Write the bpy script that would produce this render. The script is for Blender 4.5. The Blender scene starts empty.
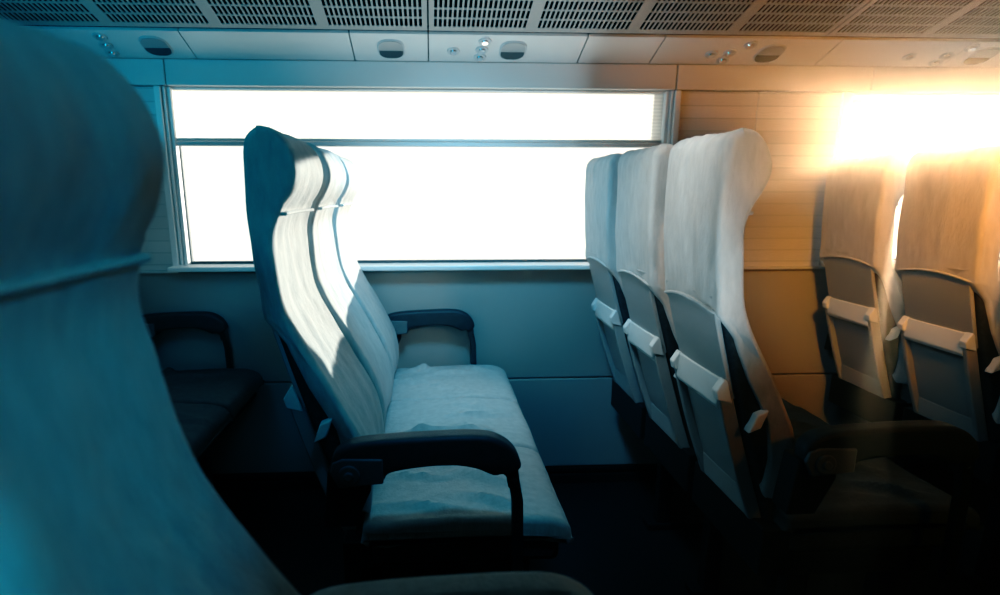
import bpy, bmesh, math, random
from mathutils import Vector, Matrix, noise
from mathutils.geometry import tessellate_polygon

random.seed(7)
C = bpy.context.scene.collection
K = 0.85            # metres per layout unit
H = 1.45            # eye height in layout units (layout z is measured from the eye)


def W(x, y, z):
    return Vector((K * x, K * y, K * (z + H)))


# ------------------------------------------------------------------ materials
def mat(name, col, rough=0.6, metal=0.0, noise_scale=None, noise_amt=0.15, bump=0.0, bump_scale=300.0,
        sheen=0.0, spec=0.5, stretch=(1, 1, 1)):
    m = bpy.data.materials.new(name)
    m.use_nodes = True
    nt = m.node_tree
    b = nt.nodes['Principled BSDF']
    b.inputs['Base Color'].default_value = (*col, 1)
    b.inputs['Roughness'].default_value = rough
    b.inputs['Metallic'].default_value = metal
    b.inputs['Specular IOR Level'].default_value = spec
    if sheen:
        b.inputs['Sheen Weight'].default_value = sheen
    tc = nt.nodes.new('ShaderNodeTexCoord')
    mp = nt.nodes.new('ShaderNodeMapping')
    mp.inputs['Scale'].default_value = stretch
    nt.links.new(tc.outputs['Object'], mp.inputs['Vector'])
    if noise_scale:
        n = nt.nodes.new('ShaderNodeTexNoise')
        n.inputs['Scale'].default_value = noise_scale
        n.inputs['Detail'].default_value = 6
        nt.links.new(mp.outputs['Vector'], n.inputs['Vector'])
        r = nt.nodes.new('ShaderNodeMix')
        r.data_type = 'RGBA'
        r.inputs['A'].default_value = (*[c * (1 - noise_amt) for c in col], 1)
        r.inputs['B'].default_value = (*[min(1, c * (1 + noise_amt)) for c in col], 1)
        nt.links.new(n.outputs['Fac'], r.inputs['Factor'])
        nt.links.new(r.outputs['Result'], b.inputs['Base Color'])
    if bump:
        n2 = nt.nodes.new('ShaderNodeTexNoise')
        n2.inputs['Scale'].default_value = bump_scale
        n2.inputs['Detail'].default_value = 4
        nt.links.new(mp.outputs['Vector'], n2.inputs['Vector'])
        bp = nt.nodes.new('ShaderNodeBump')
        bp.inputs['Strength'].default_value = bump
        bp.inputs['Distance'].default_value = 0.004
        nt.links.new(n2.outputs['Fac'], bp.inputs['Height'])
        nt.links.new(bp.outputs['Normal'], b.inputs['Normal'])
    return m


M = {}
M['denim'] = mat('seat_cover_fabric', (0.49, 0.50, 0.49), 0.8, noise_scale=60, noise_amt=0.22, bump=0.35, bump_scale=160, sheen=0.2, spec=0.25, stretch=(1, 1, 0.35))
M['shade_cover'] = mat('shade_painted_cover_fabric', (0.10, 0.115, 0.12), 0.7, noise_scale=60, noise_amt=0.25, bump=0.35, bump_scale=160, spec=0.3)  # cover cloth with the shade on the other rows' cushions put into its colour
M['velour'] = mat('old_upholstery', (0.06, 0.065, 0.07), 0.9, noise_scale=90, noise_amt=0.6, bump=0.5, bump_scale=220, spec=0.15)
M['shell'] = mat('grey_plastic', (0.36, 0.37, 0.37), 0.42, noise_scale=300, noise_amt=0.06, bump=0.1, bump_scale=700)
M['ledge'] = mat('worn_plastic', (0.66, 0.70, 0.70), 0.35, noise_scale=200, noise_amt=0.08)
M['black'] = mat('black_plastic', (0.022, 0.026, 0.03), 0.45, noise_scale=120, noise_amt=0.2, spec=0.35)
M['pivot'] = mat('pivot_plastic', (0.16, 0.18, 0.19), 0.4, noise_scale=80, noise_amt=0.1)
M['arm'] = mat('armrest_leatherette', (0.045, 0.056, 0.062), 0.5, noise_scale=40, noise_amt=0.3, bump=0.2, bump_scale=400)
M['metal'] = mat('dark_metal', (0.10, 0.12, 0.13), 0.35, metal=0.8, noise_scale=50, noise_amt=0.1)
M['chrome'] = mat('chrome', (0.8, 0.82, 0.84), 0.12, metal=1.0)
M['wall'] = mat('wall_laminate', (0.42, 0.41, 0.39), 0.5, noise_scale=500, noise_amt=0.05, bump=0.08, bump_scale=900)
M['frieze'] = mat('frieze_laminate', (0.60, 0.63, 0.63), 0.4, noise_scale=300, noise_amt=0.03)
M['rack'] = mat('rack_laminate', (0.64, 0.67, 0.67), 0.35, noise_scale=260, noise_amt=0.03)
M['grille'] = mat('grille_paint', (0.37, 0.37, 0.36), 0.45, noise_scale=260, noise_amt=0.04)
M['void'] = mat('grille_backing', (0.01, 0.01, 0.011), 0.9)
M['frame'] = mat('window_frame_paint', (0.80, 0.82, 0.82), 0.35, noise_scale=200, noise_amt=0.03)
M['seal'] = mat('rubber_seal', (0.08, 0.10, 0.11), 0.6)
M['floor'] = mat('floor_vinyl', (0.02, 0.022, 0.025), 0.6, noise_scale=80, noise_amt=0.4)
M['podglass'] = mat('smoked_lens', (0.05, 0.06, 0.065), 0.12, spec=0.7)
M['podgrey'] = mat('lens_reflector', (0.35, 0.38, 0.40), 0.3, metal=0.3)
M['grey_btn'] = mat('grey_button', (0.5, 0.55, 0.57), 0.4)


def glass_mat():
    m = bpy.data.materials.new('window_glass')
    m.use_nodes = True
    nt = m.node_tree
    nt.nodes.clear()
    o = nt.nodes.new('ShaderNodeOutputMaterial')
    mx = nt.nodes.new('ShaderNodeMixShader')
    t = nt.nodes.new('ShaderNodeBsdfTransparent')
    t.inputs['Color'].default_value = (0.97, 0.98, 0.97, 1)
    g = nt.nodes.new('ShaderNodeBsdfGlossy')
    g.inputs['Roughness'].default_value = 0.02
    mx.inputs['Fac'].default_value = 0.05
    nt.links.new(t.outputs[0], mx.inputs[1])
    nt.links.new(g.outputs[0], mx.inputs[2])
    nt.links.new(mx.outputs[0], o.inputs['Surface'])
    return m


def blind_mat(name, tr, lines=True):
    m = bpy.data.materials.new(name)
    m.use_nodes = True
    nt = m.node_tree
    nt.nodes.clear()
    o = nt.nodes.new('ShaderNodeOutputMaterial')
    tc = nt.nodes.new('ShaderNodeTexCoord')
    wv = nt.nodes.new('ShaderNodeTexWave')
    wv.bands_direction = 'Z'
    wv.inputs['Scale'].default_value = 24.0
    wv.inputs['Distortion'].default_value = 0.3
    nt.links.new(tc.outputs['Object'], wv.inputs['Vector'])
    rp = nt.nodes.new('ShaderNodeMix')
    rp.data_type = 'RGBA'
    rp.inputs['A'].default_value = (0.78, 0.765, 0.735, 1)
    rp.inputs['B'].default_value = (0.93, 0.91, 0.875, 1)
    nt.links.new(wv.outputs['Fac'], rp.inputs['Factor'])
    tl = nt.nodes.new('ShaderNodeBsdfTranslucent')
    df = nt.nodes.new('ShaderNodeBsdfDiffuse')
    tp = nt.nodes.new('ShaderNodeBsdfTransparent')
    nt.links.new(rp.outputs['Result'], tl.inputs['Color'])
    nt.links.new(rp.outputs['Result'], tp.inputs['Color'])
    nt.links.new(rp.outputs['Result'], df.inputs['Color'])
    a = nt.nodes.new('ShaderNodeMixShader')
    a.inputs['Fac'].default_value = tr
    nt.links.new(tl.outputs[0], a.inputs[1])
    nt.links.new(tp.outputs[0], a.inputs[2])
    b = nt.nodes.new('ShaderNodeMixShader')
    b.inputs['Fac'].default_value = 0.15
    nt.links.new(a.outputs[0], b.inputs[1])
    nt.links.new(df.outputs[0], b.inputs[2])
    nt.links.new(b.outputs[0], o.inputs['Surface'])
    return m


def baffle_mat():
    """pale laminate with fine horizontal lines, as on the panels between the windows"""
    m = bpy.data.materials.new('lined_laminate')
    m.use_nodes = True
    nt = m.node_tree
    b = nt.nodes['Principled BSDF']
    b.inputs['Roughness'].default_value = 0.32
    tc = nt.nodes.new('ShaderNodeTexCoord')
    sp = nt.nodes.new('ShaderNodeSeparateXYZ')
    nt.links.new(tc.outputs['Object'], sp.inputs[0])
    mu = nt.nodes.new('ShaderNodeMath'); mu.operation = 'MULTIPLY'; mu.inputs[1].default_value = 1 / 0.046
    nt.links.new(sp.outputs['Z'], mu.inputs[0])
    fr = nt.nodes.new('ShaderNodeMath'); fr.operation = 'FRACT'
    nt.links.new(mu.outputs[0], fr.inputs[0])
    lt = nt.nodes.new('ShaderNodeMath'); lt.operation = 'LESS_THAN'; lt.inputs[1].default_value = 0.09
    nt.links.new(fr.outputs[0], lt.inputs[0])
    fl = nt.nodes.new('ShaderNodeMath'); fl.operation = 'FLOOR'
    nt.links.new(mu.outputs[0], fl.inputs[0])
    wn = nt.nodes.new('ShaderNodeTexWhiteNoise'); wn.noise_dimensions = '1D'
    nt.links.new(fl.outputs[0], wn.inputs['W'])
    mr = nt.nodes.new('ShaderNodeMapRange')
    mr.inputs['To Min'].default_value = 0.55; mr.inputs['To Max'].default_value = 0.66
    nt.links.new(wn.outputs['Value'], mr.inputs['Value'])
    mx = nt.nodes.new('ShaderNodeMix'); mx.data_type = 'RGBA'
    nt.links.new(lt.outputs[0], mx.inputs['Factor'])
    nt.links.new(mr.outputs['Result'], mx.inputs['A'])
    mx.inputs['B'].default_value = (0.47, 0.49, 0.49, 1)
    nt.links.new(mx.outputs['Result'], b.inputs['Base Color'])
    return m


M['glass'] = glass_mat()
M['blind'] = blind_mat('roller_blind_fabric', 0.25)
M['baffle'] = baffle_mat()


# ------------------------------------------------------------------ mesh helpers (layout units, relative to a local origin)
def link(name, bm, m, parent=None, smooth=True, bevel=0.0, seg=2, autos=40):
    me = bpy.data.meshes.new(name)
    flat = [f for f in bm.faces if f.tag or len(f.verts) >= 12 or not smooth]
    bmesh.ops.recalc_face_normals(bm, faces=bm.faces)
    for f in bm.faces:
        f.smooth = True
    for f in flat:
        f.smooth = False
    bm.to_mesh(me)
    bm.free()
    o = bpy.data.objects.new(name, me)
    C.objects.link(o)
    me.materials.append(m)
    if smooth:
        try:
            me.set_sharp_from_angle(angle=math.radians(autos))
        except Exception:
            pass
    if bevel:
        b = o.modifiers.new('bevel', 'BEVEL')
        b.width = bevel * K
        b.segments = seg
        b.limit_method = 'ANGLE'
        b.angle_limit = math.radians(35)
    if parent:
        o.parent = parent
    return o


def box(bm, x0, x1, y0, y1, z0, z1):
    vs = [bm.verts.new((K * x, K * y, K * z)) for x in (x0, x1) for y in (y0, y1) for z in (z0, z1)]
    for f in ((0, 1, 3, 2), (4, 6, 7, 5), (0, 4, 5, 1), (2, 3, 7, 6), (0, 2, 6, 4), (1, 5, 7, 3)):
        bm.faces.new([vs[i] for i in f])


def prism(bm, pts, y0, y1):
    """side outline (x, z) swept from y0 to y1"""
    a = [bm.verts.new((K * x, K * y0, K * z)) for x, z in pts]
    b = [bm.verts.new((K * x, K * y1, K * z)) for x, z in pts]
    n = len(pts)
    bm.faces.new(a)
    bm.faces.new(list(reversed(b)))
    for i in range(n):
        bm.faces.new((a[i], b[i], b[(i + 1) % n], a[(i + 1) % n]))


def tube(bm, path, r, n=8):
    path = [Vector(p) * K for p in path]
    rings = []
    for i, p in enumerate(path):
        t = (path[min(i + 1, len(path) - 1)] - path[max(i - 1, 0)]).normalized()
        u = t.cross(Vector((0.3, 0.5, 0.81))).normalized()
        v = t.cross(u)
        rings.append([bm.verts.new(p + (u * math.cos(2 * math.pi * k / n) + v * math.sin(2 * math.pi * k / n)) * r * K) for k in range(n)])
    for a, b in zip(rings, rings[1:]):
        for k in range(n):
            bm.faces.new((a[k], a[(k + 1) % n], b[(k + 1) % n], b[k]))
    bm.faces.new(rings[0])
    bm.faces.new(list(reversed(rings[-1])))


def disc(bm, c, r, axis, depth, n=24, r2=None):
    """short cylinder whose axis is 'y' or 'z', from c along depth"""
    r2 = r if r2 is None else r2
    c = Vector(c)
    rings = []
    for d, rr in ((0, r), (depth, r2)):
        ring = []
        for k in range(n):
            a = 2 * math.pi * k / n
            if axis == 'y':
                p = c + Vector((rr * math.cos(a), d, rr * math.sin(a)))
            else:
                p = c + Vector((rr * math.cos(a), rr * math.sin(a), d))
            ring.append(bm.verts.new(p * K))
        rings.append(ring)
    bm.faces.new(rings[0])
    bm.faces.new(list(reversed(rings[1])))
    for k in range(n):
        bm.faces.new((rings[0][k], rings[1][k], rings[1][(k + 1) % n], rings[0][(k + 1) % n]))


def catmull(pts, n, closed=False):
    out = []
    m = len(pts)
    segs = m if closed else m - 1
    for i in range(segs):
        p0 = pts[(i - 1) % m] if closed else pts[max(i - 1, 0)]
        p1 = pts[i % m]
        p2 = pts[(i + 1) % m]
        p3 = pts[(i + 2) % m] if closed else pts[min(i + 2, m - 1)]
        for k in range(n):
            t = k / n
            q = []
            for a in range(len(p1)):
                q.append(0.5 * (2 * p1[a] + (p2[a] - p0[a]) * t + (2 * p0[a] - 5 * p1[a] + 4 * p2[a] - p3[a]) * t * t
                                + (3 * p1[a] - p0[a] - 3 * p2[a] + p3[a]) * t ** 3))
            out.append(tuple(q))
    if not closed:
        out.append(tuple(pts[-1]))
    return out


def resample(pts, step):
    out = [pts[0]]
    n = len(pts)
    acc = 0
    for i in range(n):
        a = Vector(pts[i]); b = Vector(pts[(i + 1) % n])
        L = (b - a).length
        k = max(1, int(round(L / step)))
        for j in range(1, k + 1):
            q = a.lerp(b, j / k)
            out.append(tuple(q))
    return out[:-1]


def inward(loop):
    """unit inward normals of a closed (x, z) loop"""
    n = len(loop)
    area = sum(loop[i][0] * loop[(i + 1) % n][1] - loop[(i + 1) % n][0] * loop[i][1] for i in range(n))
    s = 1 if area > 0 else -1
    res = []
    for i in range(n):
        a = Vector(loop[(i - 1) % n]); b = Vector(loop[(i + 1) % n])
        t = (b - a)
        t = t.normalized() if t.length > 1e-9 else Vector((1, 0))
        res.append(Vector((-t.y * s, t.x * s)))
    return res


def swept(bm, loop, hw, r, cols=18, disp=None, steps=5):
    """closed side outline swept across +-hw in y with edges rounded by r; disp(x, y, z, nx, nz) moves the points"""
    nor = inward(loop)
    ys = []
    for k in range(steps + 1):
        a = math.pi / 2 * k / steps
        ys.append((-hw + r - r * math.cos(a), r * (1 - math.sin(a))))
    for k in range(1, cols):
        ys.append((-hw + r + (2 * hw - 2 * r) * k / cols, 0.0))
    ys += [(-y, d) for y, d in reversed(ys[:steps + 1])]
    rings = []
    for y, d in ys:
        ring = []
        for (x, z), n in zip(loop, nor):
            p = Vector((x + n.x * d, y, z + n.y * d))
            if disp:
                p = p + disp(p, n)
            ring.append(bm.verts.new(p * K))
        rings.append(ring)
    m = len(loop)
    for a, b in zip(rings, rings[1:]):
        for i in range(m):
            bm.faces.new((a[i], b[i], b[(i + 1) % m], a[(i + 1) % m]))
    tris = tessellate_polygon([[Vector((x, z, 0)) for x, z in loop]])
    for ring in (rings[0], rings[-1]):
        for t in tris:
            f = bm.faces.new([ring[i] for i in t])
            f.tag = True
    return rings


# ------------------------------------------------------------------ tagging
def empty(name, loc, parent=None):
    o = bpy.data.objects.new(name, None)
    o.empty_display_size = 0.1
    C.objects.link(o)
    o.location = loc
    if parent:
        o.parent = parent
    return o


def tag(o, label=None, cat=None, group=None, kind=None):
    if label: o['label'] = label
    if cat: o['category'] = cat
    if group: o['group'] = group
    if kind: o['kind'] = kind
    return o


def clone(o, parent=None):
    c = o.copy()
    C.objects.link(c)
    c.parent = parent
    for ch in o.children:
        clone(ch, c)
    return c


def at_eye(o):
    o.location = W(0, 0, 0)
    return o


# ------------------------------------------------------------------ the setting
YW = 2.80
XL, XR = -3.4, 5.0
YB = -1.7
ZF = -H


def struct(name, bm, m, parent=None, **kw):
    o = link(name, bm, m, parent, **kw)
    if parent is None:
        at_eye(o)
        o['kind'] = 'structure'
    return o


bm = bmesh.new(); box(bm, XL, XR, YB, YW + 0.2, ZF - 0.06, ZF)
struct('floor', bm, M['floor'], smooth=False)

# window wall: lower laminate in two bands, one reveal, pier panels, frieze
bm = bmesh.new()
box(bm, XL, XR, YW, YW + 0.12, -0.888, -0.352)
box(bm, XL, XR, YW - 0.004, YW + 0.12, -1.36, -0.894)
box(bm, XL, XR, YW + 0.03, YW + 0.12, ZF, -0.352)
struct('wall_window', bm, M['wall'], smooth=False, bevel=0.004)
bm = bmesh.new()
box(bm, XL, XR, YW - 0.018, YW + 0.05, ZF, -1.40)
box(bm, XL, XR, YW - 0.012, YW + 0.05, -1.39, -1.365)
struct('baseboard_window', bm, M['black'], smooth=False, bevel=0.004)

WIN = [(-1.142, 1.095), (1.905, 4.15)]
ZB, ZT = -0.325, 0.443
# window wall behind/above: solid around the openings
bm = bmesh.new()
for x0, x1 in ((XL, WIN[0][0] - 0.02), (WIN[0][1] + 0.02, WIN[1][0] - 0.02), (WIN[1][1] + 0.02, XR)):
    box(bm, x0, x1, YW + 0.05, YW + 0.16, -0.352, 0.56)
box(bm, XL, XR, YW + 0.05, YW + 0.16, 0.447, 0.64)
box(bm, XL, XR, YW + 0.10, YW + 0.16, -1.45, -0.34)
struct('wall_outer', bm, M['wall'], smooth=False)

k = 1
for x0, x1 in ((XL, -2.27), (-2.265, -1.165), (1.125, 1.487), (1.490, 1.885), (4.19, XR)):
    bm = bmesh.new()
    box(bm, x0, x1, YW + 0.01, YW + 0.05, -0.350, 0.442)
    struct('wall_pier_%d' % k, bm, M['baffle'], smooth=False, bevel=0.003)
    k += 1
# narrow upright panel just right of the first window
k = 1
for x0, x1 in ((XL, -1.1225), (-1.1175, 1.0975), (1.1025, 1.9975), (2.0025, XR)):
    bm = bmesh.new()
    box(bm, x0, x1, YW - 0.005, YW + 0.05, 0.446, 0.55)
    struct('trim_%d' % k, bm, M['frieze'], smooth=False, bevel=0.003)
    k += 1
bm = bmesh.new()
for x0, x1 in ((XL, WIN[0][0] - 0.005), (WIN[0][1] + 0.005, WIN[1][0] - 0.005), (WIN[1][1], XR)):
    box(bm, x0, x1, YW - 0.02, YW + 0.01, -0.358, -0.348)
struct('trim_5', bm, M['frieze'], smooth=False)

# windows
for i, (x0, x1) in enumerate(WIN):
    e = empty('window_%d' % (i + 1), W((x0 + x1) / 2, YW, ZB))
    tag(e, kind='structure')
    w = (x1 - x0) / 2
    hh = ZT - ZB
    bm = bmesh.new()
    for s in (-1, 1):
        a, b = sorted((s * w, s * (w - 0.012)))
        box(bm, a, b, 0.0, 0.07, 0, hh)
        a, b = sorted((s * (w + 0.03), s * (w + 0.003)))
        box(bm, a, b, -0.012, 0.12, -0.02, hh)
        a, b = sorted((s * (w - 0.014), s * (w - 0.030)))
        box(bm, a, b, 0.012, 0.07, 0, hh)
    box(bm, -w, w, 0.03, 0.07, hh - 0.008, hh)
    link('window_frame', bm, M['frame'], e, smooth=False, bevel=0.003)
    bm = bmesh.new()
    box(bm, -w, w, 0.05, 0.07, 0.0, 0.012)
    for s in (-1, 1):
        a, b = sorted((s * (w - 0.030), s * (w - 0.035)))
        box(bm, a, b, 0.05, 0.07, 0, hh)
    link('window_seal', bm, M['seal'], e, smooth=False)
    bm = bmesh.new()
    box(bm, -w - 0.03, w + 0.03, -0.075, 0.07, -0.022, 0.0)
    link('window_sill', bm, M['frame'], e, smooth=False, bevel=0.005)
    bm = bmesh.new()
    box(bm, -w + 0.03, w - 0.03, 0.056, 0.060, 0.0, hh)
    link('window_glass', bm, M['glass'], e, smooth=False)

# roller blinds
x0, x1 = WIN[0]
xc, w = (x0 + x1) / 2, (x1 - x0) / 2 - 0.034
e = empty('roller_blind', W(xc, YW + 0.036, 0.20))
tag(e, 'white ribbed roller blind pulled a third down over the wide window', 'window blind', 'roller blinds')
bm = bmesh.new(); box(bm, -w, w, 0.0, 0.004, 0.018, 0.235)
link('blind_fabric', bm, M['blind'], e, smooth=False)
bm = bmesh.new(); box(bm, -w - 0.012, w + 0.012, -0.016, 0.018, 0.0, 0.020)
box(bm, -w - 0.012, w + 0.012, -0.010, 0.014, 0.022, 0.034)
link('bottom_bar', bm, M['rack'], e, smooth=False, bevel=0.004)
x0, x1 = WIN[1]
xc, w = (x0 + x1) / 2, (x1 - x0) / 2 - 0.034
e = empty('roller_blind', W(xc, YW + 0.036, 0.385))
tag(e, 'rolled-up roller blind at the top of the sunlit window', 'window blind', 'roller blinds')
bm = bmesh.new(); box(bm, -w, w, 0.0, 0.004, 0.018, 0.052)
link('blind_fabric', bm, M['blind'], e, smooth=False)
bm = bmesh.new(); box(bm, -w - 0.012, w + 0.012, -0.020, 0.022, 0.0, 0.028)
link('bottom_bar', bm, M['rack'], e, smooth=False, bevel=0.008)

# cove under the luggage rack + grille panels
P0, P1 = (2.80, 0.552), (2.615, 0.617)
ceil = empty('ceiling', W(0, 0, 0))
tag(ceil, kind='structure')
dy, dz = P1[0] - P0[0], P1[1] - P0[1]
L = math.hypot(dy, dz)
sd = (dy / L, dz / L)
sn = (-sd[1], sd[0]) if (sd[0]) < 0 else (sd[1], -sd[0])   # into the cabin (down and toward the aisle)
SEAM = [XL, -1.98, -0.98, -0.315, 0.0, 0.65, 0.97, 1.72, 2.30, 3.2, XR]
for a, b in zip(SEAM, SEAM[1:]):
    bm = bmesh.new()
    g = 0.0025
    vs = []
    for x in (a + g, b - g):
        for (y, z) in (P0, P1):
            for t in (0, 0.012):
                vs.append(bm.verts.new(Vector((x, y - sn[0] * t, z - sn[1] * t)) * K))
    for f in ((0, 1, 3, 2), (4, 6, 7, 5), (0, 4, 5, 1), (2, 3, 7, 6), (0, 2, 6, 4), (1, 5, 7, 3)):
        bm.faces.new([vs[i] for i in f])
    link('cove_panel', bm, M['rack'], ceil, smooth=False)
bm = bmesh.new()
vs = []
for x in (XL, XR):
    for (y, z) in (P0, (2.60, 0.622)):
        for t in (0.014, 0.03):
            vs.append(bm.verts.new(Vector((x, y - sn[0] * t, z - sn[1] * t)) * K))
for f in ((0, 1, 3, 2), (4, 6, 7, 5), (0, 4, 5, 1), (2, 3, 7, 6), (0, 2, 6, 4), (1, 5, 7, 3)):
    bm.faces.new([vs[i] for i in f])
link('cove_backing', bm, M['void'], ceil, smooth=False)

G0 = (2.607, 0.628)
gd = Vector((0, -0.2, 0.051)).normalized()
gx = [-3.28, -1.64, 0.0, 1.64, 3.28, 4.92]
for a, b in zip(gx, gx[1:]):
    cols = [a + 0.003]
    hole = []
    n = 20
    for f in range(4):
        s0 = a + 0.41 * f + 0.020
        p = 0.37 / n
        for q in range(n):
            cols.append(s0 + p * q + p * 0.20); hole.append(False)
            cols.append(s0 + p * q + p * 0.80); hole.append(True)
    cols.append(b - 0.003); hole.append(False)
    rows = [0.0, 0.030]
    rh = [False]
    for q in range(8):
        rows.append(rows[-1] + 0.057); rh.append(True)
        rows.append(rows[-1] + 0.009 if q < 7 else rows[-1] + 0.03); rh.append(False)
    bm = bmesh.new()
    grid = [[bm.verts.new((Vector((x, G0[0], G0[1])) + gd * s) * K) for s in rows] for x in cols]
    for i in range(len(cols) - 1):
        for j in range(len(rows) - 1):
            if hole[i] and rh[j]:
                continue
            bm.faces.new((grid[i][j], grid[i + 1][j], grid[i + 1][j + 1], grid[i][j + 1]))
    o = link('grille_panel', bm, M['grille'], ceil, smooth=False)
    so = o.modifiers.new('thickness', 'SOLIDIFY')
    so.thickness = 0.004 * K
    so.offset = 1
bm = bmesh.new()
e0 = Vector((0, G0[0], G0[1]))
nrm = Vector((0, 0.247, 0.969))
vs = []
for x in (XL, XR):
    for s in (-0.02, 0.56):
        for t in (0.02, 0.03):
            vs.append(bm.verts.new((e0 + Vector((x, 0, 0)) + gd * s + nrm * t) * K))
for f in ((0, 1, 3, 2), (4, 6, 7, 5), (0, 4, 5, 1), (2, 3, 7, 6), (0, 2, 6, 4), (1, 5, 7, 3)):
    bm.faces.new([vs[i] for i in f])
link('grille_backing', bm, M['void'], ceil, smooth=False)
bm = bmesh.new()
box(bm, XL, XR, YB, 2.09, 0.77, 0.83)
box(bm, XL, XR, 2.05, YW + 0.2, 0.80, 0.86)
link('ceiling_plate', bm, M['grille'], ceil, smooth=False)

bm = bmesh.new(); box(bm, XL, XR, YB - 0.08, YB, ZF, 0.83); struct('wall_aisle', bm, M['wall'], smooth=False)
bm = bmesh.new(); box(bm, XL - 0.08, XL, YB, YW + 0.2, ZF, 0.85); struct('wall_left', bm, M['wall'], smooth=False)
bm = bmesh.new(); box(bm, XR, XR + 0.08, YB, YW + 0.2, ZF, 0.85); struct('wall_right', bm, M['wall'], smooth=False)


# ------------------------------------------------------------------ fittings on the cove
def cove(x, s):
    """point on the cove panel: x along the coach, s from 0 (wall) to 1 (grille)"""
    return W(x, P0[0] + dy * s, P0[1] + dz * s)


ZA = Vector((0, sn[0], sn[1]))
RM = Matrix((Vector((1, 0, 0)), ZA.cross(Vector((1, 0, 0))), ZA)).transposed().to_euler()


def stadium(bm, hw, hh, r, z0, z1, n=7, ylim=None):
    pts = []
    for cx, cy, a0 in ((hw - r, hh - r, 0), (-hw + r, hh - r, 90), (-hw + r, -hh + r, 180), (hw - r, -hh + r, 270)):
        for k in range(n):
            a = math.radians(a0 + 90 * k / (n - 1))
            pts.append((cx + r * math.cos(a), cy + r * math.sin(a)))
    if ylim is not None:
        lo, hi = ylim
        pts = [(x, min(max(y, lo), hi)) for x, y in pts]
    a = [bm.verts.new((K * x, K * y, K * z0)) for x, y in pts]
    b = [bm.verts.new((K * x, K * y, K * z1)) for x, y in pts]
    bm.faces.new(a); bm.faces.new(list(reversed(b)))
    m = len(pts)
    for i in range(m):
        bm.faces.new((a[i], b[i], b[(i + 1) % m], a[(i + 1) % m]))


def make_pod():
    e = empty('reading_lamp', (0, 0, 0))
    bm = bmesh.new(); stadium(bm, 0.056, 0.066, 0.044, -0.004, 0.004)
    link('bezel', bm, M['grey_btn'], e, bevel=0.002)
    bm = bmesh.new(); stadium(bm, 0.050, 0.060, 0.040, 0.0, 0.0065, ylim=(-0.062, -0.004))
    link('lens', bm, M['podglass'], e)
    bm = bmesh.new(); stadium(bm, 0.050, 0.060, 0.040, 0.0, 0.0065, ylim=(-0.004, 0.062))
    link('reflector', bm, M['podgrey'], e)
    return e


pod = make_pod()
PODS = [(-1.11, 'dark rounded reading lamp on the cove above the left end of the wide window'),
        (-0.155, 'grey rounded reading lamp on the cove without buttons, above the wide window'),
        (0.355, 'two-tone rounded reading lamp on the cove above the middle of the wide window'),
        (1.465, 'pale rounded reading lamp on the cove above the pier between the windows'),
        (2.42, 'orange-lit rounded reading lamp on the cove above the sunlit window')]
for i, (x, lab) in enumerate(PODS):
    o = pod if i == 0 else clone(pod)
    o.location = cove(x, 0.47)
    o.rotation_euler = RM
    tag(o, lab, 'reading lamp', 'reading lamps on the cove')


def make_button():
    e = empty('push_button', (0, 0, 0))
    bm = bmesh.new(); disc(bm, (0, 0, -0.004), 0.029, 'z', 0.009, 24, 0.025)
    link('bezel', bm, M['grey_btn'], e)
    bm = bmesh.new(); disc(bm, (0, 0, 0.0), 0.018, 'z', 0.010, 18, 0.014)
    link('button_cap', bm, M['chrome'], e)
    return e


btn = make_button()
where = ['above the left end of the wide window', 'above the middle of the wide window',
         'above the pier between the windows', 'above the sunlit window']
spots = []
for (px, wh) in zip((-1.30, 0.232, 1.31, 2.28), where):
    for s, nm, ox in ((0.78, 'topmost', 0.0), (0.48, 'middle', -0.008), (0.20, 'lowest', -0.012)):
        spots.append((px + ox + (0.04 if px > 1 else 0) * (1 if nm == 'topmost' else -0.3), s,
                      '%s of three chrome buttons on the cove %s' % (nm, wh)))
spots += [(0.105, 0.42, 'lone chrome button on the cove above the middle of the wide window'),
          (1.215, 0.42, 'lone chrome button on the cove above the pier between the windows'),
          (2.10, 0.42, 'lone chrome button on the cove above the sunlit window')]
for i, (x, s, lab) in enumerate(spots):
    o = btn if i == 0 else clone(btn)
    o.location = cove(x, s)
    o.rotation_euler = RM
    tag(o, lab, 'button', 'chrome buttons on the cove')

# ------------------------------------------------------------------ the seat
REAR = [(-0.190, -0.880), (-0.235, -0.750), (-0.283, -0.600), (-0.322, -0.470), (-0.353, -0.360), (-0.379, -0.250),
        (-0.393, -0.120), (-0.396, -0.020), (-0.394, 0.085)]
TOP = [(-0.384, 0.118), (-0.355, 0.139)]
FRONT = [(-0.318, 0.130), (-0.293, 0.104), (-0.279, 0.068), (-0.278, 0.034), (-0.291, 0.000), (-0.312, -0.032), (-0.318, -0.046),
         (-0.331, -0.085), (-0.333, -0.130), (-0.322, -0.234), (-0.296, -0.320), (-0.240, -0.430), (-0.172, -0.560),
         (-0.146, -0.640), (-0.140, -0.720), (-0.148, -0.790)]
REAR = [(x * 1.03, z * (1.03 if z > -0.3 else 1.0)) for x, z in REAR]
TOP = [(x * 1.035, z * 1.03) for x, z in TOP]
FRONT = [(x * 1.035, z * (1.03 if z > -0.3 else 1.0)) for x, z in FRONT]
HW = 0.182      # half width of a seat


def xrear(z):
    for (xa, za), (xb, zb) in zip(REAR, REAR[1:]):
        if za <= z <= zb:
            t = (z - za) / (zb - za)
            return xa + (xb - xa) * t
    return REAR[-1][0] if z > 0 else REAR[0][0]


OFF = Vector((0, 0, H))     # parts are laid out from the floor under the seat


def shift(bm, v=None):
    v = OFF * K if v is None else v
    for q in bm.verts:
        q.co += v


HEM = -0.298


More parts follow.
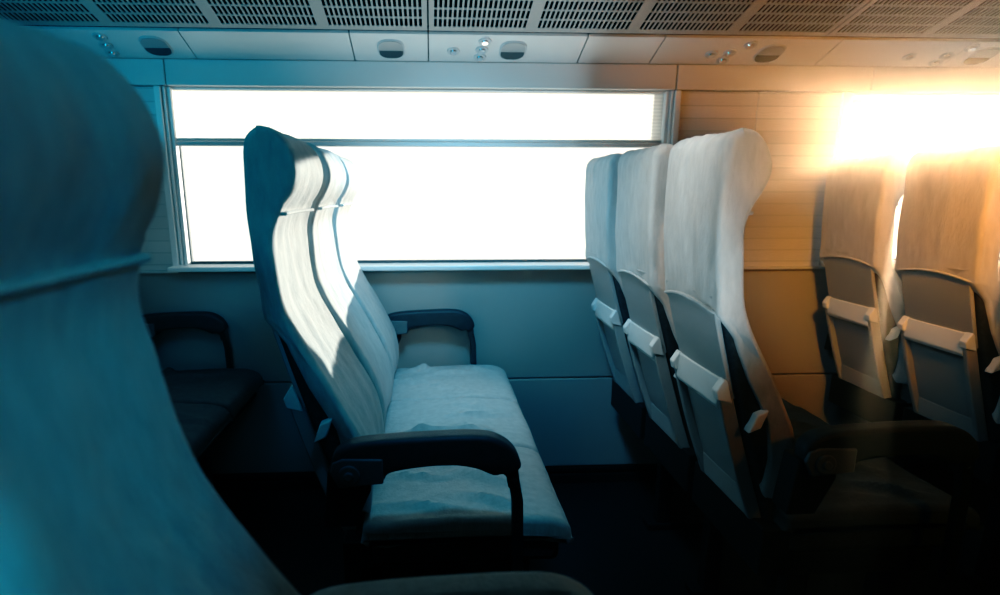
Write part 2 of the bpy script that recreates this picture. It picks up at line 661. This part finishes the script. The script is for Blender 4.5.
def make_seat(seed, far_arm=False, near_arm=False, arm_dz=0.0, recline=0.0):
    rnd = random.Random(seed)
    so = Vector((seed * 3.1, seed * 1.7, seed * 0.9))
    e = empty('train_seat', (0, 0, 0))
    # old upholstered core of the backrest
    core = catmull(REAR, 3) + catmull([REAR[-1]] + TOP + FRONT, 3)[1:] + [(-0.165, -0.88)]
    nor = inward(core)
    core_in = [(p[0] + n.x * 0.012, p[1] + n.y * 0.012) for p, n in zip(core, nor)]
    core_in = resample(core_in, 0.03)
    bm = bmesh.new()
    swept(bm, core_in, HW - 0.012, 0.016, cols=8, disp=lambda p, n: Vector((0.006 * (p.y / HW) ** 2 if n.x > 0.3 else 0, 0, 0)))
    shift(bm)
    link('backrest', bm, M['velour'], e)

    # cloth cover pulled over it
    rear_up = [(xrear(HEM), HEM)] + [p for p in REAR if p[1] > HEM + 0.02]
    cov = catmull(rear_up, 4) + catmull([REAR[-1]] + TOP + FRONT, 5)[1:]
    cov = cov + [(-0.160, -0.79), (-0.163, -0.70), (-0.195, -0.585), (-0.265, -0.47), (-0.325, -0.36)]
    cov = resample(cov, 0.016)
    amp = 0.005

    def drape(p, n):
        f = (p.y / HW)
        d = Vector((0, 0, 0))
        if n.x > 0.25:                                # rear face bows out a little in the middle
            d.x += 0.006 * f * f
            if p.z < HEM + 0.06:
                d.z += 0.022 * (1 - f * f) * (1 - (p.z - HEM) / 0.06)
                d.x -= 0.007 * (1 - (p.z - HEM) / 0.06)
        if p.z < -0.05:
            d.y += 0.020 * f * max(0, min(1, (-0.05 - p.z) / 0.08)) * max(0, min(1, (0.5 - n.x)))
        if n.x < -0.3:                                # front: shallow seat-back hollow between the wings
            if p.z > -0.03:
                d.x += 0.008 * (f * f - 0.5)
            else:
                d.x += 0.012 * (f ** 4) - 0.004
        q = Vector((p.x * 7, p.y * 16, p.z * 5)) + so
        wv = noise.noise(q) * amp + noise.noise(q * 2.6) * amp * 0.45
        if n.x > 0.25 and p.z > 0.0:                  # gathers hanging from the top of the cover
            wv += 0.0028 * math.sin(p.y * 95 + seed) * max(0, min(1, (p.z) / 0.11))
        if n.x < -0.3 and p.z < -0.3:
            wv += 0.004 * noise.noise(Vector((p.y * 28, p.z * 3, seed * 2.0)))
        d -= Vector((n.x, 0, n.y)) * wv
        return d

    bm = bmesh.new()
    swept(bm, cov, HW, 0.018, cols=26, disp=drape)
    shift(bm)
    cv = link('seat_cover', bm, M['denim'], e, autos=60)
    # seam where the headrest meets the back, hem at the rear
    bm = bmesh.new()
    path = [(-0.3265 + 0.009 * (k / 6.0) ** 2, HW * 0.9 * k / 6.0, -0.0475) for k in range(-6, 7)]
    path = [(path[0][0] - 0.02, -HW * 0.92, path[0][2])] + path + [(path[0][0] - 0.02, HW * 0.92, path[0][2])]
    tube(bm, path, 0.0045)
    shift(bm)
    link('piping', bm, M['denim'], cv)
    bm = bmesh.new()
    pth = []
    for k in range(-10, 11):
        f = k / 10.0
        y = (HW - 0.012) * f
        z = HEM + 0.022 * (1 - f * f) + 0.006
        pth.append((xrear(z) + 0.006 * f * f - 0.007 + (0.012 if abs(k) == 10 else 0), y, z))
    tube(bm, pth, 0.0045)
    shift(bm)
    link('hem', bm, M['denim'], cv)

    # plastic shell on the lower back: upper plate, tray ledge, pocket
    def plate(bm, zs, yw, out0, out1):
        """curved plate following the rear line; out0/out1 = clearances of its two faces behind the back"""
        ys = [-yw + 2 * yw * k / 8 for k in range(9)]
        fr, bk = [], []
        for z in zs:
            bow = lambda y: 0.005 * (y / HW) ** 2
            fr.append([bm.verts.new((K * (xrear(z) - out0 + bow(y)), K * y, K * z)) for y in ys])
            bk.append([bm.verts.new((K * (xrear(z) - out1 + bow(y)), K * y, K * z)) for y in ys])
        for g in (fr, bk):
            for i in range(len(zs) - 1):
                for j in range(8):
                    bm.faces.new((g[i][j], g[i + 1][j], g[i + 1][j + 1], g[i][j + 1]))
        for i in range(len(zs) - 1):
            for j in (0, 8):
                bm.faces.new((fr[i][j], fr[i + 1][j], bk[i + 1][j], bk[i][j]))
        for i in (0, len(zs) - 1):
            for j in range(8):
                bm.faces.new((fr[i][j], fr[i][j + 1], bk[i][j + 1], bk[i][j]))

    def zr(a, b, n):
        return [a + (b - a) * k / n for k in range(n + 1)]
    bm = bmesh.new()
    plate(bm, zr(-0.52, -0.250, 10), 0.150, -0.014, 0.001)
    shift(bm)
    sh = link('back_shell', bm, M['shell'], e, bevel=0.003)
    ZL = -0.500
    bm = bmesh.new()                                # pocket: back plate, two side rails, sloped foot
    plate(bm, zr(-0.86, ZL - 0.02, 12), 0.136, -0.010, 0.008)
    for s in (-1, 1):
        zs = zr(-0.865, ZL + 0.012, 14)
        loop = []
        a, b = sorted((s * 0.150, s * 0.130))
        quads = []
        for z in zs:
            t = (z + 0.865) / (0.865 + ZL)
            oo = 0.026 + 0.004 * math.sin(math.pi * t)
            quads.append([bm.verts.new((K * (xrear(z) + dx), K * yy, K * z)) for dx, yy in ((0.012, a), (0.012, b), (-oo, b), (-oo, a))])
        for q, r in zip(quads, quads[1:]):
            for i in range(4):
                bm.faces.new((q[i], q[(i + 1) % 4], r[(i + 1) % 4], r[i]))
        bm.faces.new(quads[0]); bm.faces.new(list(reversed(quads[-1])))
    z0 = -0.865
    xx = xrear(z0)
    prism(bm, [(xx, z0), (xx - 0.024, z0), (xx - 0.026, z0 + 0.015), (xrear(z0 + 0.075) - 0.008, z0 + 0.075), (xx, z0 + 0.06)], -0.132, 0.132)
    shift(bm)
    pk = link('pocket', bm, M['shell'], sh, bevel=0.004)
    bm = bmesh.new()                                # ledge
    xz = lambda z, o: (xrear(z) - o, z)
    prism(bm, [xz(ZL - 0.040, -0.004), xz(ZL - 0.055, 0.026), xz(ZL - 0.040, 0.031), xz(ZL + 0.030, 0.006), xz(ZL + 0.03, -0.004)], -0.131, 0.131)
    shift(bm)
    link('tray_ledge', bm, M['ledge'], sh, bevel=0.003)
    for s in (-1, 1):
        bm = bmesh.new()
        a, b = sorted((s * 0.155, s * 0.126))
        prism(bm, [xz(ZL - 0.030, -0.004), xz(ZL - 0.020, 0.033), xz(ZL + 0.004, 0.032), xz(ZL + 0.012, 0.024), xz(ZL + 0.036, 0.002), xz(ZL + 0.03, -0.004)], a, b)
        shift(bm)
        link('ledge_bracket', bm, M['ledge'], sh, bevel=0.003)

    # cushion: dark base under a loose cloth cover
    zt = -0.800
    lo = [(-0.155, zt - 0.005), (-0.05, zt + 0.0), (0.10, zt + 0.010), (0.24, zt + 0.006), (0.32, zt - 0.004), (0.356, zt - 0.026), (0.364, zt - 0.058),
          (0.352, zt - 0.062), (0.20, zt - 0.052), (-0.14, zt - 0.060), (-0.165, zt - 0.04)]
    lo = catmull(lo, 3, closed=True)
    lo = resample(lo, 0.014)
    creases = [(rnd.uniform(-0.1, 0.2), rnd.uniform(-0.17, 0.17), rnd.uniform(0.08, 0.17), rnd.uniform(-0.35, 0.35), rnd.uniform(0.013, 0.022), rnd.uniform(0.011, 0.017)) for _ in range(7)]

    HC = 0.2285

    def rumple(p, n):
        d = Vector((0, 0, 0))
        if n.y < -0.3:
            h = 0.006 * noise.noise(Vector((p.x * 6, p.y * 9, 0)) + so) + 0.0025 * noise.noise(Vector((p.x * 18, p.y * 26, 3)) + so)
            for cx, cy, ln, an, am, wd in creases:
                u = (p.x - cx) * math.cos(an) + (p.y - cy) * math.sin(an)
                v = -(p.x - cx) * math.sin(an) + (p.y - cy) * math.cos(an) + 0.02 * math.sin(u * 18)
                h += am * math.exp(-(u / ln) ** 2 * 2) * math.exp(-(v / wd) ** 2)
            d.z += h
        if abs(p.y) > HC - 0.02 and n.y > 0.2:
            d.z -= 0.010 + 0.012 * noise.noise(Vector((p.x * 14, seed, 0)))
        return d

    HC = 0.2285
    bm = bmesh.new()
    box(bm, -0.15, 0.335, -HC + 0.012, HC - 0.012, -0.93, zt - 0.03)
    shift(bm)
    cu = link('cushion', bm, M['velour'], e, bevel=0.02, seg=3)
    bm = bmesh.new()
    swept(bm, lo, HC, 0.018, cols=34, disp=rumple)
    shift(bm)
    link('cushion_cover', bm, M['denim'], cu, autos=60)

    # steel base
    bm = bmesh.new()
    box(bm, -0.18, 0.26, -HC + 0.02, HC - 0.02, -1.00, -0.93)
    box(bm, -0.10, -0.04, -0.16, -0.11, ZF, -1.0); box(bm, 0.16, 0.22, -0.16, -0.11, ZF, -1.0)
    box(bm, -0.14, 0.26, -0.17, -0.10, ZF, ZF + 0.03)
    box(bm, -0.22, -0.12, -HC + 0.02, HC - 0.02, -1.0, -0.86)
    shift(bm)
    link('seat_base', bm, M['black'], e, smooth=False, bevel=0.005)

    # recline button on the near lower flank
    bm = bmesh.new()
    prism(bm, [(-0.262, -0.548), (-0.232, -0.536), (-0.248, -0.584), (-0.280, -0.598)], -HW - 0.012, -HW + 0.02)
    shift(bm)
    link('recline_button', bm, M['ledge'], e, bevel=0.004)

    arms = ([1] if far_arm else []) + ([-1] if near_arm else [])
    for s in arms:
        yc = -0.305 if s < 0 else 0.245
        if arm_dz:
            yc = s * 0.285
        prof = [(-0.215, -0.612), (-0.213, -0.575), (-0.182, -0.549), (-0.119, -0.538), (0.016, -0.531), (0.118, -0.531), (0.164, -0.543),
                (0.196, -0.568), (0.212, -0.602), (0.204, -0.618), (0.182, -0.634), (0.170, -0.626), (0.149, -0.628), (0.107, -0.610), (0.050, -0.601), (-0.030, -0.606),
                (-0.087, -0.617), (-0.100, -0.634), (-0.118, -0.634), (-0.128, -0.642), (-0.195, -0.642)]
        cl = resample(catmull(prof, 3, closed=True), 0.012)
        bm = bmesh.new()
        swept(bm, cl, 0.028, 0.012, cols=4, steps=4)
        shift(bm, Vector((-0.085 if arm_dz else 0, yc, H + arm_dz)) * K)
        ar = link('armrest', bm, M['denim'] if arm_dz else M['arm'], e, autos=60)
        bm = bmesh.new()
        prism(bm, [(-0.218, -0.610), (-0.212, -0.585), (-0.19, -0.575), (-0.10, -0.578), (-0.10, -0.636), (-0.20, -0.645)], -0.034, -0.02)
        disc(bm, (-0.175, -0.034, -0.612), 0.024, 'y', -0.008)
        disc(bm, (-0.175, -0.040, -0.612), 0.011, 'y', -0.008)
        shift(bm, Vector((-0.085 if arm_dz else 0, yc, H + arm_dz)) * K)
        link('pivot', bm, M['pivot'], ar, bevel=0.003)
        bm = bmesh.new()
        prism(bm, [(-0.225, -0.61), (-0.13, -0.61), (-0.13, -0.66), (-0.17, -0.75), (-0.24, -0.75)], -0.018, 0.018 + (0.03 if s < 0 else 0.0))
        shift(bm, Vector((-0.085 if arm_dz else 0, yc, H + arm_dz)) * K)
        link('arm_bracket', bm, M['black'], ar, bevel=0.003)
        bm = bmesh.new()
        prism(bm, [(0.186, -0.655), (0.212, -0.655), (0.220, -0.70), (0.224, -0.86), (0.224, -0.95), (0.198, -0.95), (0.198, -0.86), (0.194, -0.70)], -0.012, 0.012)
        prism(bm, [(0.176, -0.61), (0.205, -0.61), (0.212, -0.662), (0.184, -0.662)], -0.017, 0.017)
        disc(bm, (0.197, -0.017, -0.642), 0.007, 'y', -0.004, 12)
        shift(bm, Vector((-0.085 if arm_dz else 0, yc, H + arm_dz)) * K)
        link('arm_post', bm, M['metal'], ar, bevel=0.003)
    if recline:
        R = Matrix.Rotation(math.radians(recline), 3, 'Y')
        pv = Vector((-0.20, 0, H - 0.75)) * K
        for ch in e.children:
            if ch.name.split('.')[0] in ('backrest', 'seat_cover', 'back_shell'):
                ch.rotation_euler = R.to_euler()
                ch.location = pv - R @ pv
    return e


PITCH = 0.46
YC = [1.395 + HW + PITCH * k for k in range(3)]
ROWS = [(-0.012, '', 'B'), (-1.15, '', 'A'), (1.08, '', 'C'), (2.165, '', 'D')]
protos = {}
for ri, (dx, _, rn) in enumerate(ROWS):
    for k in range(3):
        if rn == 'A' and k == 0:
            continue        # wholly behind the large foreground seat
        fa = (k == 2)
        na = (k == 0)
        key = (k,)
        if key not in protos:
            o = make_seat(3 + k, far_arm=fa, near_arm=na)
            protos[key] = o
        else:
            o = clone(protos[key])
        o.location = (K * dx, K * YC[k], 0)
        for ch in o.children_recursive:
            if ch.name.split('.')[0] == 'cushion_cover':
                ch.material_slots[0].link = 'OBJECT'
                ch.material_slots[0].material = M['denim'] if rn == 'B' else M['shade_cover']
        lab = {
            'A': ['cloth-covered seat behind the large foreground seat, on the aisle end of its row',
                  'middle seat of the row behind the large foreground seat',
                  'dark window seat with armrest, glimpsed past the large foreground seat'],
            'B': ['high-backed aisle seat in front of the wide window with dark armrest and sunlit backrest',
                  'middle seat of the sunlit row in front of the wide window',
                  'window seat of the sunlit row, armrest against the blue wall'],
            'C': ['grey-covered aisle seat seen from behind, tallest in the row before the pier',
                  'grey-covered middle seat seen from behind, between the aisle and window seats before the pier',
                  'grey-covered window seat seen from behind, its edge against the wide window'],
            'D': ['seat at the right edge of the photo, aisle end of the orange-lit row',
                  'orange-lit seat seen from behind, in front of the sunlit window beside the sun glare',
                  'orange-lit window seat seen from behind, farthest of its row, under the sun glare'],
        }[rn][k]
        grp = {'A': 'seats of the rear row', 'B': 'seats of the sunlit row', 'C': 'seats of the row seen from behind', 'D': 'seats of the orange-lit row'}[rn]
        tag(o, lab, 'seat', grp)

o = make_seat(11, far_arm=True, near_arm=False, arm_dz=0.022, recline=-5.0)
o.location = (K * 0.110, K * 0.42, 0)
tag(o, 'huge blurred dark blue seat filling the left foreground', 'seat')

# ------------------------------------------------------------------ light
wd = bpy.data.worlds.new('sky')
bpy.context.scene.world = wd
wd.use_nodes = True
bg = wd.node_tree.nodes['Background']
bg.inputs['Color'].default_value = (1.0, 0.96, 0.89, 1)
bg.inputs['Strength'].default_value = 1.45


def aim(o, src, dst):
    o.location = src
    o.rotation_euler = (dst - src).to_track_quat('-Z', 'Y').to_euler()


def lamp(kind, name, src, dst, col, en, **kw):
    l = bpy.data.lights.new(name, kind)
    l.color = col
    l.energy = en
    for a, v in kw.items():
        setattr(l, a, v)
    o = bpy.data.objects.new(name, l)
    C.objects.link(o)
    aim(o, src, dst)
    return o


SUN = Vector((0.80, 1.0, 0.095))
lamp('SUN', 'sun', W(0, 0, 0) + SUN * 8, W(0, 0, 0), (1.0, 0.94, 0.84), 8.5, angle=math.radians(0.6))
TEAL = (0.0, 0.66, 1.0)
ORANGE = (1.0, 0.25, 0.0)
bm = bmesh.new(); box(bm, XL - 0.3, XR + 0.3, YB - 0.3, YW + 0.35, ZF - 0.1, 1.0)
hz = link('haze', bm, M['void'], smooth=False)  # added volume standing in for the warm veil of lens flare
at_eye(hz)
tag(hz, 'added thin warm haze standing in for lens flare round the low sun', 'haze', kind='stuff')
hm = bpy.data.materials.new('flare_haze')
hm.use_nodes = True
hm.node_tree.nodes.clear()
ho = hm.node_tree.nodes.new('ShaderNodeOutputMaterial')
hs = hm.node_tree.nodes.new('ShaderNodeVolumeScatter')
hs.inputs['Color'].default_value = (1.0, 0.54, 0.29, 1)
ht = hm.node_tree.nodes.new('ShaderNodeTexCoord')
hx = hm.node_tree.nodes.new('ShaderNodeSeparateXYZ')
hr = hm.node_tree.nodes.new('ShaderNodeMapRange')          # the flare stand-in thickens toward the sunny end of the coach
hr.interpolation_type = 'SMOOTHSTEP'
hr.inputs['From Min'].default_value = 0.10 * K
hr.inputs['From Max'].default_value = 1.35 * K
hr.inputs['To Min'].default_value = 0.004
hr.inputs['To Max'].default_value = 0.17
hm.node_tree.links.new(ht.outputs['Object'], hx.inputs[0])
hm.node_tree.links.new(hx.outputs['X'], hr.inputs['Value'])
hm.node_tree.links.new(hr.outputs['Result'], hs.inputs['Density'])
hs.inputs['Anisotropy'].default_value = 0.77
hm.node_tree.links.new(hs.outputs[0], ho.inputs['Volume'])
hz.data.materials[0] = hm
lamp('SPOT', 'fill_wall_cool', W(0.12, 1.75, 0.66), W(0.15, 2.8, -0.62), (0.18, 0.68, 1.0), 40.0, spot_size=math.radians(90), spot_blend=1.0, shadow_soft_size=0.12)  # added fill that lifts the wall under the window; no such fixture
lamp('AREA', 'fill_left_wall_cool', W(-0.9, 1.4, 0.72), W(-1.1, 2.8, -0.3), TEAL, 2.6, size=0.5)  # added cool light for the teal of the left-hand wall
lamp('SPOT', 'fill_front_seat_cool', W(0.75, -0.35, 0.55), W(-0.2, 0.44, -0.16), TEAL, 16.0, spot_size=math.radians(18), spot_blend=1.0, shadow_soft_size=0.02)  # added beam that lifts the foreground seat back
lamp('SPOT', 'fill_front_seat_cool', W(0.75, -0.25, 0.62), W(-0.26, 0.27, -0.20), TEAL, 20.0, spot_size=math.radians(7.5), spot_blend=0.3, shadow_soft_size=0.02)  # second added beam, makes the bright patch on the foreground seat
lamp('SPOT', 'fill_cove_cool', W(-2.2, 1.5, 0.0), W(-0.5, 2.6, 0.6), TEAL, 32.0, spot_size=math.radians(70), spot_blend=1.0, shadow_soft_size=0.1)  # added light out of view, turns the left cove teal
lamp('SPOT', 'fill_seat_side_cool', W(0.05, -1.2, 0.66), W(-0.3, 1.34, -0.08), TEAL, 44.0, spot_size=math.radians(22), spot_blend=1.0, shadow_soft_size=0.1)  # added to brighten the dark seat sides of the sunlit row
lamp('SPOT', 'fill_seat_side_warm', W(1.6, -0.8, 0.66), W(0.76, 1.34, -0.02), (1.0, 0.45, 0.15), 60.0, spot_size=math.radians(24), spot_blend=1.0, shadow_soft_size=0.1)  # added warm light for the brown seat side before the pier
lamp('SPOT', 'fill_seat_back_neutral', W(0.16, 1.35, 0.70), W(0.72, 1.75, -0.02), (1.0, 0.97, 0.92), 30.0, spot_size=math.radians(52), spot_blend=1.0, shadow_soft_size=0.12)  # added to lighten the grey-covered seat backs
lamp('SPOT', 'fill_cove_neutral', W(0.62, 0.62, -0.78), W(0.2, 2.65, 0.66), (0.80, 0.95, 1.0), 75.0, spot_size=math.radians(40), spot_blend=1.0, shadow_soft_size=0.1)  # added below the frame to brighten the middle cove; no lamp stands there
lamp('SPOT', 'fill_lower_right_amber', W(1.5, -0.3, 0.70), W(1.45, 1.5, -0.55), ORANGE, 34.0, spot_size=math.radians(62), spot_blend=1.0, shadow_soft_size=0.1)  # added for an orange cast on the lower right seats and armrest
lamp('SPOT', 'fill_bench_cool', W(0.12, 0.85, 0.74), W(0.08, 1.6, -0.8), (0.12, 0.70, 1.0), 18.0, spot_size=math.radians(40), spot_blend=1.0, shadow_soft_size=0.04)  # added to brighten the bench cushions toward the aisle
lamp('SPOT', 'fill_headrest_cool', W(0.6, -0.3, 0.6), W(-0.27, 0.3, 0.0), TEAL, 1.2, spot_size=math.radians(22), spot_blend=1.0, shadow_soft_size=0.05)  # weak added light on the foreground headrest
lamp('SPOT', 'fill_grille_warm', W(2.6, 1.0, -0.1), W(1.6, 2.2, 0.72), ORANGE, 120.0, spot_size=math.radians(56), spot_blend=1.0, shadow_soft_size=0.1)  # added out of view to turn the right-hand grille orange
lamp('SPOT', 'fill_right_row_warm', W(1.05, 0.75, 0.74), W(1.85, 2.1, 0.02), (1.0, 0.29, 0.03), 290.0, spot_size=math.radians(44), spot_blend=1.0, shadow_soft_size=0.1)  # added to give the rightmost row its orange tone

# ------------------------------------------------------------------ camera
cam = bpy.data.cameras.new('camera')
co = bpy.data.objects.new('camera', cam)
C.objects.link(co)
bpy.context.scene.camera = co
f, CX, CY = 600.0, 462.3, 332.0
cam.sensor_width = 36
cam.sensor_fit = 'HORIZONTAL'
cam.lens = 36 * f / 1000
cam.shift_x = (500 - CX) / 1000
cam.shift_y = (CY - 297.5) / 1000
cam.clip_start = 0.02
co.location = W(0, 0, 0)
co.rotation_euler = (math.radians(90 - 13.1), 0, math.radians(-3.0))
cam.dof.use_dof = True
cam.dof.focus_distance = K * 1.75
cam.dof.aperture_fstop = 2.8

sc = bpy.context.scene
sc.view_settings.view_transform = 'Standard'
sc.view_settings.look = 'None'
sc.cycles.use_denoising = True
sc.cycles.max_bounces = 8
sc.cycles.transparent_max_bounces = 16

vs = sc.view_settings
vs.use_curve_mapping = True
cm = vs.curve_mapping
for idx, pts in ((0, [(0.02, 0.008), (0.1, 0.07), (0.35, 0.31)]), (1, [(0.03, 0.026), (0.1, 0.094), (0.4, 0.39)]), (2, [(0.1, 0.105)]), (3, [(0.03, 0.010), (0.1, 0.074), (0.25, 0.235)])):
    for a, b in pts:
        cm.curves[idx].points.new(a, b)
cm.update()
